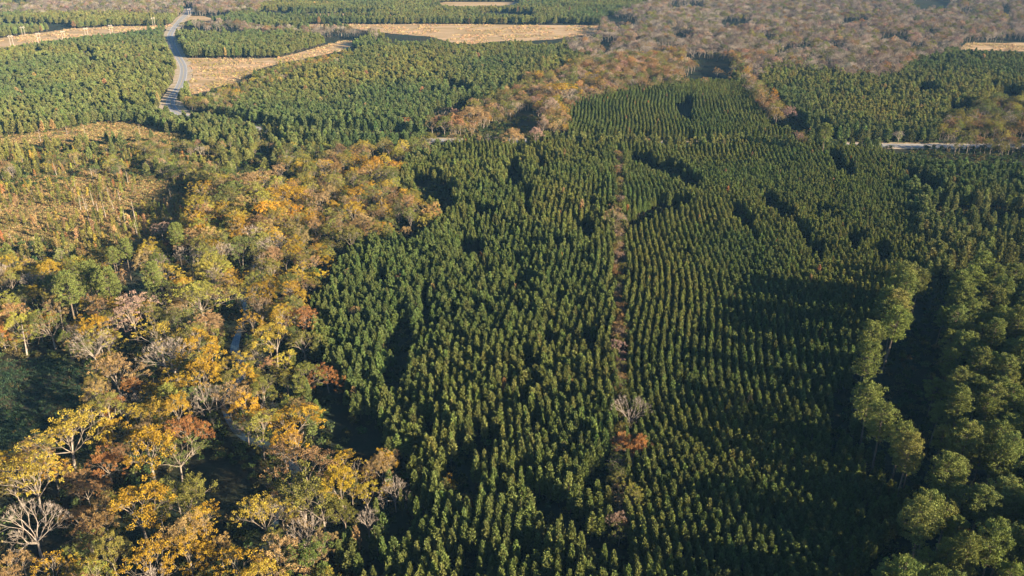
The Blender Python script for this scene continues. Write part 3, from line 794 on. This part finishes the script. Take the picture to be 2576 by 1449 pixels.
# ------------------------------------------------------------ planting grids
def jgrid(y0, y1, step, jit=.42, xm=260.0, slope=.70):
    ys = np.arange(y0, y1, step); P = []
    for i, y in enumerate(ys):
        w = slope * y + xm
        xs = np.arange(-w, w, step) + (step / 2 if i % 2 else 0)
        P.append(np.stack([xs, np.full(len(xs), y)], 1))
    P = np.concatenate(P)
    return P + R.uniform(-jit, jit, P.shape) * step

def in_view(x, y, z, m=0):
    u, v = survey(x, y, z)
    return (u > -m) & (u < 2576 + m) & (v > -m) & (v < 1449 + m)

def in_gap(x, y, zs, polys=None):
    r = np.zeros(len(x), bool)
    for z in zs:
        u, v = survey(x, y, z); j = 9.0 * np.clip(v / 700.0, .25, 1.3)
        r |= inany(u + (vnoise(x, y, 5) - .5) * 4 * j, v + (vnoise(y, x, 5) - .5) * 3 * j, GAPS if polys is None else polys)
    return r

ROADV = np.array(ROADP[:14], float); ROADV = np.concatenate([ROADV[:-1] * (1 - t) + ROADV[1:] * t for t in np.linspace(0, 1, 8)])
ROADW = np.array(ROADP[13:], float); ROADW = np.concatenate([ROADW[:-1] * (1 - t) + ROADW[1:] * t for t in np.linspace(0, 1, 18)])
VIS = [[(-100, 920), (120, 912), (225, 935), (235, 975), (190, 1040), (125, 1090), (0, 1130), (-100, 1150)], [(-100, 500), (0, 485), (200, 470), (330, 475), (480, 470), (500, 515), (400, 590), (300, 625), (180, 620), (110, 590), (0, 610), (-100, 640)], conv(RA, [(80, -20), (215, -20), (220, 24), (80, 24)]),
       [(1055, 340), (1165, 343), (1165, 360), (1055, 358)], [(1300, 346), (1362, 346), (1362, 361), (1300, 361)], [(640, 316), (705, 325), (705, 340), (640, 333)],
       [(1640, 350), (1770, 352), (1770, 366), (1640, 364)], [(2085, 354), (2270, 356), (2270, 371), (2085, 369)], [(2400, 355), (2480, 356), (2480, 370), (2400, 368)]]
def hides(x, y, zs):
    """a plant here would stand in front of open ground, a road or a clearing"""
    r = np.zeros(len(x), bool)
    for z in zs:
        u, v = survey(x, y, z); r |= inany(u, v, FIELDS + VIS)
        d = np.full(len(x), 1e9)
        for a, b in ROADV: d = np.minimum(d, ((u - a) / 11.0) ** 2 + ((v - b) / 6.0) ** 2)
        r |= d < 1
    u, v = survey(x, y, 3.0); d = np.full(len(x), 1e9)
    for a, b in ROADW: d = np.minimum(d, ((u - a) / 14.0) ** 2 + ((v - b) / 4.0) ** 2)
    return r | (d < 1)

def vary(base, n, amp=.16, mix=None, mixp=None):
    c = np.tile(np.array(base, float), (n, 1))
    if mix is not None:
        idx = R.choice(len(mix), n, p=mixp); c = np.array(mix, float)[idx]
    c = c * np.exp(R.normal(size=(n, 1)) * amp) * np.exp(R.normal(size=(n, 3)) * amp * .35)
    return np.clip(c, .01, .7)

def word_of(c):
    best = min(WORD, key=lambda k: sum((math.log(k[i]) - math.log(max(c[i], .01))) ** 2 for i in range(3)))
    return WORD[best]

ORD = ['', 'second ', 'third ', 'fourth ', 'fifth ', 'sixth ', 'seventh ', 'eighth ', 'ninth ', 'tenth ']
hx_ = np.array([[h[0], h[1]] for h in heroes])
counts = {}
def rel_label(adj, noun, x, y):
    d = (hx_[:, 0] - x) ** 2 + (hx_[:, 1] - y) ** 2
    order = np.argsort(d)
    for i in order[:14]:
        ddx, ddy = x - hx_[i, 0], y - hx_[i, 1]
        dist = math.hypot(ddx, ddy)
        side = 'behind' if ddy > abs(ddx) * .7 else ('in front of' if -ddy > abs(ddx) * .7 else ('sunward of' if ddx > 0 else 'on the shadow side of'))
        key = (adj, noun, side, int(i)); n = counts.get(key, 0)
        if n < 3:
            counts[key] = n + 1
            return ' '.join(('%s%s %s %s the %s' % (ORD[n], adj, noun, side, heroes[i][2])).split()[:16])
    return '%s %s in the crowded wood' % (adj, noun)

def split_individuals(x, y, z, n=300):
    """indices of the n nearest that are in view, and the rest"""
    v = in_view(x, y, z, 10)
    d = np.hypot(x, y); d[~v] = 1e9
    o = np.argsort(d)[:min(n, int(v.sum()))]
    m = np.zeros(len(x), bool); m[o] = True
    return m

# planted rows ---------------------------------------------------------------
U = np.arange(-420, 900, 3.15); V = np.arange(95, 1080, 2.6)
uu, vv = np.meshgrid(U, V); uu = uu.ravel(); vv = vv.ravel()
vv = vv + R.uniform(-.6, .6, len(vv)); uu = uu + R.normal(size=len(uu)) * .13
px_ = uu + .085 * vv + 5.5 * np.sin(vv / 62 + uu / 95) + 2.4 * np.sin(vv / 27 + uu / 55); py_ = vv
zc = 7.0
du, dv = survey(px_, py_, zc)
keep = inany(du, dv, ROWS) & ~in_gap(px_, py_, (3.5, 7.5)) & ~inany(du, dv, [V_RIGHT, Z_RMAT, Z_RFOR, Z_STRIP])
keep &= (dist_line(px_, py_, ROAD) > 9) & ~hides(px_, py_, (3.0, 8.0))
crisp = (du > 1575) | (dv < 352)
keep &= crisp & (R.random(len(px_)) > .05) | (vnoise(px_, py_, 9) < .82) & (vnoise(py_, px_, 5) > .08) & (R.random(len(px_)) > .10)
px_, py_ = px_[keep], py_[keep]
keep = clear_of(px_, py_, .5); px_, py_ = px_[keep], py_[keep]
du, dv = survey(px_, py_, zc)
hgt = .74 + .38 * vnoise(px_, py_, 38) + .26 * vnoise(py_, px_, 11) + R.normal(size=len(px_)) * .13
wid = .95 + R.normal(size=len(px_)) * .16 + .25 * (vnoise(px_, py_, 20) - .5)
crisp = (du > 1575) | (dv < 352)
wid[crisp] = .86 + (wid[crisp] - 1.0) * .45; hgt[crisp] = .93 + (hgt[crisp] - 1.0) * .6
tint = vary(PINE, len(px_), .13); tint *= (1 + (vnoise(px_, py_, 45)[:, None] - .5) * np.array([.5, .25, .1]))
odd = R.random(len(px_)) < .004; tint[odd] = vary(TAN, int(odd.sum()), .2, [TAN, RUST, BROWN], [.5, .25, .25])
ind = split_individuals(px_, py_, 7.0, 300)
# labels: where each planted pine stands
def pine_place(u, v):
    if u > 1575: return 'far block beside the big dark pines' if u > 1900 else 'block beyond the boundary strip'
    if v > 1400: return 'front rows beside the golden wood' if u < 1100 else 'front rows of the middle block'
    if u < 1000: return 'rows touching the golden wood'
    if u > 1430: return 'rows beside the boundary strip'
    return 'middle rows of the block'
for i in np.nonzero(ind)[0]:
    h = hgt[i]; tall = 'tall' if h > 1.12 else ('low' if h < .93 else 'middling')
    slim = 'slim' if wid[i] < .9 else ('full' if wid[i] > 1.05 else 'narrow')
    u, v = survey(px_[i], py_[i], 7.0)
    dn = np.min((hx_[:, 0] - px_[i]) ** 2 + (hx_[:, 1] - py_[i]) ** 2)
    lab = rel_label('%s %s' % (tall, slim), 'planted pine', px_[i], py_[i]) if dn < 60 ** 2 else '%s %s planted pine in the %s' % (tall, slim, pine_place(u, v))
    if 'crowded' in lab: lab = '%s %s planted pine in the %s' % (tall, slim, pine_place(u, v))
    plant('planted', 'planted_pine', px_[i], py_[i], (wid[i], wid[i], h), tint[i], lab, 'pine tree', 'pines planted in rows')
r = ~ind; n = int(r.sum())
scatter('pine_plantation', 'planted', np.stack([px_[r], py_[r], np.zeros(n)], 1), R.uniform(0, 6.28, n), np.stack([wid[r], wid[r], hgt[r]], 1), tint[r],
        'dark green pines planted in long rows across the middle of the land', 'pine plantation')

# irregular pine woods --------------------------------------------------------
def pine_wood(name, y0, y1, step, wmul, label):
    P = jgrid(y0, y1, step); x, y = P[:, 0], P[:, 1]
    u, v = survey(x, y, 7.0)
    k = ~inany(u, v, [Z_YELLOW, Z_FAR, Z_RMAT, Z_RFOR, Z_STRIP] + Z_BRN + ROWS) & ~in_gap(x, y, (4.0, 9.0))
    mixzone = inany(u, v, [Z_MIX, Z_BANK, Z_BANK2, Z_FARL, V_RIGHT]); k &= ~(mixzone & (R.random(len(x)) < .80)) & ~(inany(u, v, [CUTBIG]) & (R.random(len(x)) < .90))
    u0, v0 = survey(x, y, 0.0)
    k &= ~inany(u0, v0, FIELDS + LOWCLEAR) & (dist_line(x, y, ROAD) > 10)
    k &= (vnoise(x, y, 13) < .82)
    k &= ~hides(x, y, (4.0, 10.0))
    x, y = x[k], y[k]; k = clear_of(x, y, 1); x, y = x[k], y[k]; n = len(x)
    s = .95 + .35 * vnoise(x, y, 50) + R.normal(size=n) * .13; w = wmul * (1 + R.normal(size=n) * .16)
    t = vary(PINE2, n, .16); t *= 1 + (vnoise(x, y, 90)[:, None] - .5) * np.array([.7, .35, .1])
    odd = R.random(n) < .007; t[odd] = vary(TAN, int(odd.sum()), .25)
    scatter(name, 'planted', np.stack([x, y, np.zeros(n)], 1), R.uniform(0, 6.28, n), np.stack([w, w, s], 1), t, label, 'pine wood')
pine_wood('pine_forest', 380, 820, 3.7, 1.42, 'irregular pine woods between the road and the cleared fields')
pine_wood('pine_forest', 820, 2300, 4.9, 1.75, 'distant pine woods fading into haze')

# broadleaf woods -------------------------------------------------------------
def broad_zone(zones, y0, y1, step, mix, mixp, smin, smax, individuals, label, stuffname, dens_cut=.0, group=None, bareshare=.04, gaps=True):
    P = jgrid(y0, y1, step, .45, xm=200, slope=.68); x, y = P[:, 0], P[:, 1]
    u, v = survey(x, y, 11.0)
    k = inany(u, v, zones)
    if gaps: k &= ~in_gap(x, y, (8.0, 13.0))
    u0, v0 = survey(x, y, 0.0)
    k &= ~inany(u0, v0, FIELDS + LOWCLEAR) & (dist_line(x, y, ROAD) > 10)
    k &= vnoise(x, y, 16) > dens_cut
    k &= ~hides(x, y, (5.0, 12.0))
    near = y < 560
    if near.any(): k &= dist_line(x, y, CREEK) > 2.0
    x, y, u, v = x[k], y[k], u[k], v[k]; k = clear_of(x, y, 1.6); x, y = x[k], y[k]; n = len(x)
    s = R.uniform(smin, smax, n); w = s * R.uniform(.68, .94, n)
    edge = inside(u[k], v[k], [(470, 440), (640, 400), (700, 620), (520, 690), (440, 640), (500, 560)]) if stuffname == 'autumn_wood' else np.zeros(n, bool)
    s[edge] = R.uniform(.92, 1.12, int(edge.sum())); w[edge] = s[edge] * .85
    t = vary(None or mix[0], n, .15, mix, mixp)
    patch = vnoise(x, y, 40)[:, None] - .5
    t *= 1 + patch * np.array([.25, .0, -.2])
    kb = R.random(n) < bareshare
    ind = split_individuals(x, y, 11.0, individuals) if individuals else np.zeros(n, bool)
    for i in np.nonzero(ind)[0]:
        wd = word_of(t[i]); sz = 'tall' if s[i] > smin + .68 * (smax - smin) else ('small' if s[i] < smin + .3 * (smax - smin) else 'mid-sized')
        if kb[i]:
            plant('bare', 'bare_tree', x[i], y[i], (w[i] * .8, w[i] * .8, s[i] * .9), t[i], rel_label(sz + ' leafless', 'tree', x[i], y[i]), 'tree', 'leafless trees in the wood')
        else:
            plant('broad', 'broadleaf_tree', x[i], y[i], (w[i], w[i], s[i]), t[i], rel_label('%s %s' % (sz, wd), 'tree', x[i], y[i]), 'tree', group)
    for kk, nm, msk in (('broad', stuffname, ~ind & ~kb), ('bare', 'leafless_wood', ~ind & kb)):
        n2 = int(msk.sum())
        if n2: scatter(nm, kk, np.stack([x[msk], y[msk], np.zeros(n2)], 1), R.uniform(0, 6.28, n2), np.stack([w[msk], w[msk], s[msk]], 1), t[msk], label if kk == 'broad' else 'leafless trees scattered among ' + label, 'woodland')

mixY = [GOLD, YEL, OLIVE, GREEN, TAN, RUST, BROWN, LIME]; pY = [.17, .11, .24, .16, .13, .01, .06, .12]
broad_zone([Z_YELLOW], 105, 760, 6.9, mixY, pY, .40, .95, 270, 'golden and olive autumn wood beyond the creek', 'autumn_wood', .27, 'autumn trees of the golden wood', .04)
mixB = [TAN, BROWN, OLIVE, GOLD, PINK, GREEN, RUST]; pB = [.22, .24, .28, .05, .07, .13, .01]
broad_zone([Z_REDGE], 300, 1100, 6.0, [OLIVE, GREEN, BROWN, LIME, LILAC], [.38, .28, .14, .12, .08], .5, .9, 0, 'olive and brown wood beyond the road by the dark pines', 'edge_wood', .2, None, .05)
broad_zone([Z_BROWN], 300, 1400, 6.4, mixB, pB, .55, .95, 0, 'brown and tan autumn trees along the road and the stream belt', 'brown_wood', .12, None, .07)
broad_zone([Z_MIX], 300, 720, 5.4, [OLIVE, GREEN, LIME, TAN, YEL], [.36, .26, .18, .14, .06], .34, .64, 0, 'olive young trees and brush by the cutover clearing', 'young_wood', .50, None, .03)
mixF = [LILAC, BROWN, PINK, OLIVE, GREEN]; pF = [.48, .12, .12, .18, .10]
broad_zone([Z_FAR, Z_FARL, Z_BANK2], 600, 2300, 8.2, mixF, pF, .55, .95, 0, 'pale brown bare-topped woodland stretching to the hazy distance', 'distant_wood', .28, None, .25)
broad_zone([Z_BANK], 450, 1100, 6.0, [OLIVE, TAN, LIME, YEL], [.4, .25, .2, .15], .40, .70, 0, 'olive and tan trees bordering the hay field and road bend', 'bank_wood', .1, None, .05)
broad_zone([Z_STRIP], 105, 660, 2.7, [TAN, BROWN, PINK, OLIVE, GREEN], [.2, .2, .15, .3, .15], .36, .56, 0, 'brown shrubby trees on the strip between the two pine blocks', 'strip_brush', .12, None, .1)

# mature pines on the sunward side --------------------------------------------
P = jgrid(60, 420, 7.3, .46, xm=330, slope=.6); x, y = P[:, 0], P[:, 1]
u, v = survey(x, y, 21.0)
k = inany(u, v, [Z_RMAT, Z_RFOR]) & inany(*survey(x, y, 27.0), [Z_RMAT, Z_RFOR]) & inany(*survey(x, y, 15.0), [Z_RMAT, Z_RFOR]) & ~inany(u, v, GAPS) & (vnoise(x, y, 15) > .16)
x, y = x[k], y[k]; k = clear_of(x, y, 2.0); x, y = x[k], y[k]; n = len(x)
s = R.uniform(.62, 1.08, n); s = np.where(inany(*survey(x, y, 21.0), [Z_RMAT]), R.uniform(.98, 1.14, n), s); w = s ** .6 * R.uniform(.80, 1.12, n); t = vary(PINEM, n, .13)
ind = split_individuals(x, y, 21.0, 260)
rm = inany(*survey(x, y, 21.0), [Z_RMAT])
for i in np.nonzero(ind)[0]:
    sz = 'tall' if s[i] > .97 else ('lower' if s[i] < .83 else 'mid-height')
    br = 'broad' if w[i] / s[i] > 1.05 else ('narrow' if w[i] / s[i] < .93 else 'round')
    plant('mature', 'mature_pine', x[i], y[i], (w[i], w[i], s[i]), t[i], rel_label('%s %s crowned' % (sz, br), 'old pine', x[i], y[i]), 'pine tree',
          'old pines in the leaning row' if rm[i] else 'old pines of the wood behind the row')
r = ~ind; n2 = int(r.sum())
scatter('old_pine_wood', 'mature', np.stack([x[r], y[r], np.zeros(n2)], 1), R.uniform(0, 6.28, n2), np.stack([w[r], w[r], s[r]], 1), t[r], 'old pines continuing beyond the near row', 'pine wood')
# a few old pines among the golden wood
# ------------------------------------------------------------ snags and young trees in the cutover
snag_pts = [(RD, [(555, 20), (700, 60), (730, 110), (790, 150), (850, 90), (900, 30), (905, 215), (940, 225), (1010, 160), (1030, 230), (1035, 310), (1290, 40), (640, 95), (600, 100), (690, 250), (270, 400), (240, 420), (530, 500), (820, 40), (760, 30), (660, 150), (250, 20), (95, 380)]),
            (RA, [(820, 1260), (900, 1280), (930, 1260), (700, 1340), (960, 1350), (1210, 1260), (420, 1290), (560, 1400), (1160, 1230), (1440, 1010), (1050, 980), (640, 1000), (500, 990), (300, 1040)])]
q = 0
for off, pts in snag_pts:
    for a, b in conv(off, pts):
        x, y = ground(a, b, 4.0); h = random.uniform(.45, .95)
        near = 'on the golden cutover ground' if b < 560 else 'beside the shaded clearing'
        hgt_w = 'tall' if h > .78 else ('short' if h < .6 else 'mid-height')
        plant('snag', 'dead_snag', float(x), float(y), (.9, .9, h), PINK, rel_label(hgt_w + ' bare', 'snag', float(x), float(y)), 'dead tree', 'bare snags standing in the cutover')
P = jgrid(250, 640, 5.2, .48, xm=150, slope=.66); x, y = P[:, 0], P[:, 1]
u, v = survey(x, y, 3.0)
k = inany(u, v, [CUTBIG]) & (vnoise(x, y, 22) > .42) & (x < 0)
x, y = x[k], y[k]; n = len(x); s = R.uniform(.4, 1.0, n); t = vary(OLIVE, n, .2, [OLIVE, LIME, GREEN, TAN, YEL, RUST], [.33, .25, .2, .12, .06, .04])
ind = split_individuals(x, y, 3.0, 120)
for i in np.nonzero(ind)[0]:
    plant('slim', 'slim_tree', x[i], y[i], (s[i] * 1.1, s[i] * 1.1, s[i]), t[i], rel_label('%s %s' % ('tall' if s[i] > .75 else 'small', word_of(t[i])), 'young slim tree', x[i], y[i]), 'tree', 'young trees regrowing in the cutover')
r = ~ind; n2 = int(r.sum())
scatter('young_regrowth', 'slim', np.stack([x[r], y[r], np.zeros(n2)], 1), R.uniform(0, 6.28, n2), np.stack([s[r], s[r], s[r]], 1), t[r], 'young slim trees regrowing over the cutover ground', 'young trees')

# ------------------------------------------------------------ brush and grass
def cover(name, kind, y0, y1, step, zones, smin, smax, mix, mixp, label, cat, cut=.0, exclude=(), ns=12, xm=160):
    P = jgrid(y0, y1, step, .5, xm=xm, slope=.66); x, y = P[:, 0], P[:, 1]
    u, v = survey(x, y, 0.3)
    k = inany(u, v, zones) & (vnoise(x, y, ns) > cut) & (dist_line(x, y, ROAD) > 6)
    if exclude: k &= ~inany(u, v, list(exclude))
    if y0 < 500: k &= dist_line(x, y, CREEK) > 4.5
    x, y = x[k], y[k]; n = len(x); s = R.uniform(smin, smax, n); t = vary(mix[0], n, .2, mix, mixp)
    scatter(name, kind, np.stack([x, y, np.zeros(n)], 1), R.uniform(0, 6.28, n), np.stack([s, s, s * R.uniform(.7, 1.2, n)], 1), t, label, cat)
allD = [(-900, -100), (3600, -100), (3600, 2100), (-900, 2100)]
DRY = (.27, .19, .08)
cover('undergrowth', 'bush', 100, 760, 4.2, [allD], 1.0, 2.3, [(.06, .085, .03), (.09, .09, .03), (.12, .10, .04)], [.5, .3, .2], 'low dark undergrowth beneath the trees', 'undergrowth', .25, LOWCLEAR + FIELDS, 15)
cover('dry_brush', 'bush', 240, 900, 2.7, [CUTBIG], .5, 1.2, [DRY, (.22, .19, .06), (.11, .12, .04), (.20, .12, .07)], [.45, .25, .18, .12], 'golden dry brush over the cutover ground', 'brush', .30, (), 9)
cover('dry_grass', 'tuft', 240, 900, 1.7, [CUTBIG], .8, 1.9, [DRY, (.36, .26, .11), (.17, .15, .06)], [.5, .3, .2], 'long golden grass over the cutover ground', 'grass', .2, (), 10)
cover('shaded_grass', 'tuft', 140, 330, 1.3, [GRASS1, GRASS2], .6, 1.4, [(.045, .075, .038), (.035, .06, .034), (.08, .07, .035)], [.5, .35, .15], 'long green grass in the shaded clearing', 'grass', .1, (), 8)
cover('field_brush', 'tuft', 600, 1500, 5.0, FIELDS, 1.2, 3.0, [(.42, .29, .16), (.30, .24, .11)], [.7, .3], 'dry tufts over the tan fields', 'grass', .45, (), 20)
cover('verge_brush', 'bush', 420, 1100, 4.0, [Z_BANK, F_MID], .5, 1.3, [(.34, .28, .08), (.28, .25, .08), DRY], [.4, .3, .3], 'yellowing brush along the hay field margins', 'brush', .62, (), 18)

# ------------------------------------------------------------ power line poles
def box(g, c, s):
    c = np.array(c); s = np.array(s) / 2
    k = np.array([[-1, -1, -1], [1, -1, -1], [1, 1, -1], [-1, 1, -1], [-1, -1, 1], [1, -1, 1], [1, 1, 1], [-1, 1, 1]]) * s + c
    g.quads(np.array([[k[i] for i in f] for f in ((0, 3, 2, 1), (4, 5, 6, 7), (0, 1, 5, 4), (1, 2, 6, 5), (2, 3, 7, 6), (3, 0, 4, 7))]), .5)
gp = Geo(); gp.tube((0, 0, -.5), (0, 0, 15), .24, .16, k=8); m_post = gp.mesh('post', [M_POLE])
gp = Geo(); box(gp, (0, 0, 13.4), (7.4, .24, .3)); m_arm = gp.mesh('crossarm', [M_POLE])
gp = Geo(); gp.tube((0, 0, 0), (0, 0, -1.1), .10, .10, k=6); gp.tube((0, 0, -.3), (0, 0, -.45), .2, .2, k=6); m_ins = gp.mesh('insulator', [M_WHITE])
def obj(nm, me, par, loc=(0, 0, 0)):
    o = bpy.data.objects.new(nm, me); o.parent = par; o.location = loc; C.objects.link(o); return o
PZ = [(208, 770), (672, 725), (1090, 690), (1475, 632), (1888, 580), (408, 612)]
plabels = ['utility pole frame nearest the frame edge on the pale strip', 'second utility pole frame along the pale strip', 'third utility pole frame along the pale strip',
           'fourth utility pole frame along the pale strip', 'fifth utility pole frame along the pale strip', 'utility pole frame on the far edge of the pale strip']
PD = [(a * 600 / 2576 * .6389, b * 600 / 2576 * .6389) for a, b in PZ] + [(388, 66), (478, 42)]
plabels += ['utility pole frame by the wood before the far strip bend', 'farthest utility pole frame above the road end']
for (a, b), lb in zip(PD, plabels):
    x, y = ground(a, b)
    e = bpy.data.objects.new('utility_pole', None); e.location = (float(x), float(y), 0); e.rotation_euler.z = 1.0
    C.objects.link(e); e['label'] = lb; e['category'] = 'utility pole'; e['group'] = 'power line poles across the pale strip'
    obj('post', m_post, e, (-2, 0, 0)); obj('post', m_post, e, (2, 0, 0)); obj('crossarm', m_arm, e)
    for ix in (-3.5, 0, 3.5): obj('insulator', m_ins, e, (ix, 0, 13.25))

# ------------------------------------------------------------ haze
m, N, L = new_mat('haze_air')
out = N.new('ShaderNodeOutputMaterial'); pv = N.new('ShaderNodeVolumePrincipled')
pv.inputs['Color'].default_value = (.28, .60, 1.0, 1); pv.inputs['Density'].default_value = .00004; pv.inputs['Anisotropy'].default_value = -.1
L.new(pv.outputs[0], out.inputs['Volume'])
g = Geo(); box(g, (0, 2000, 87.0), (8200, 7300, 176.0)); hz = g.mesh('haze', [m])
ho = bpy.data.objects.new('haze', hz); C.objects.link(ho); ho['kind'] = 'stuff'; ho['label'] = 'pale blue haze over the whole land'
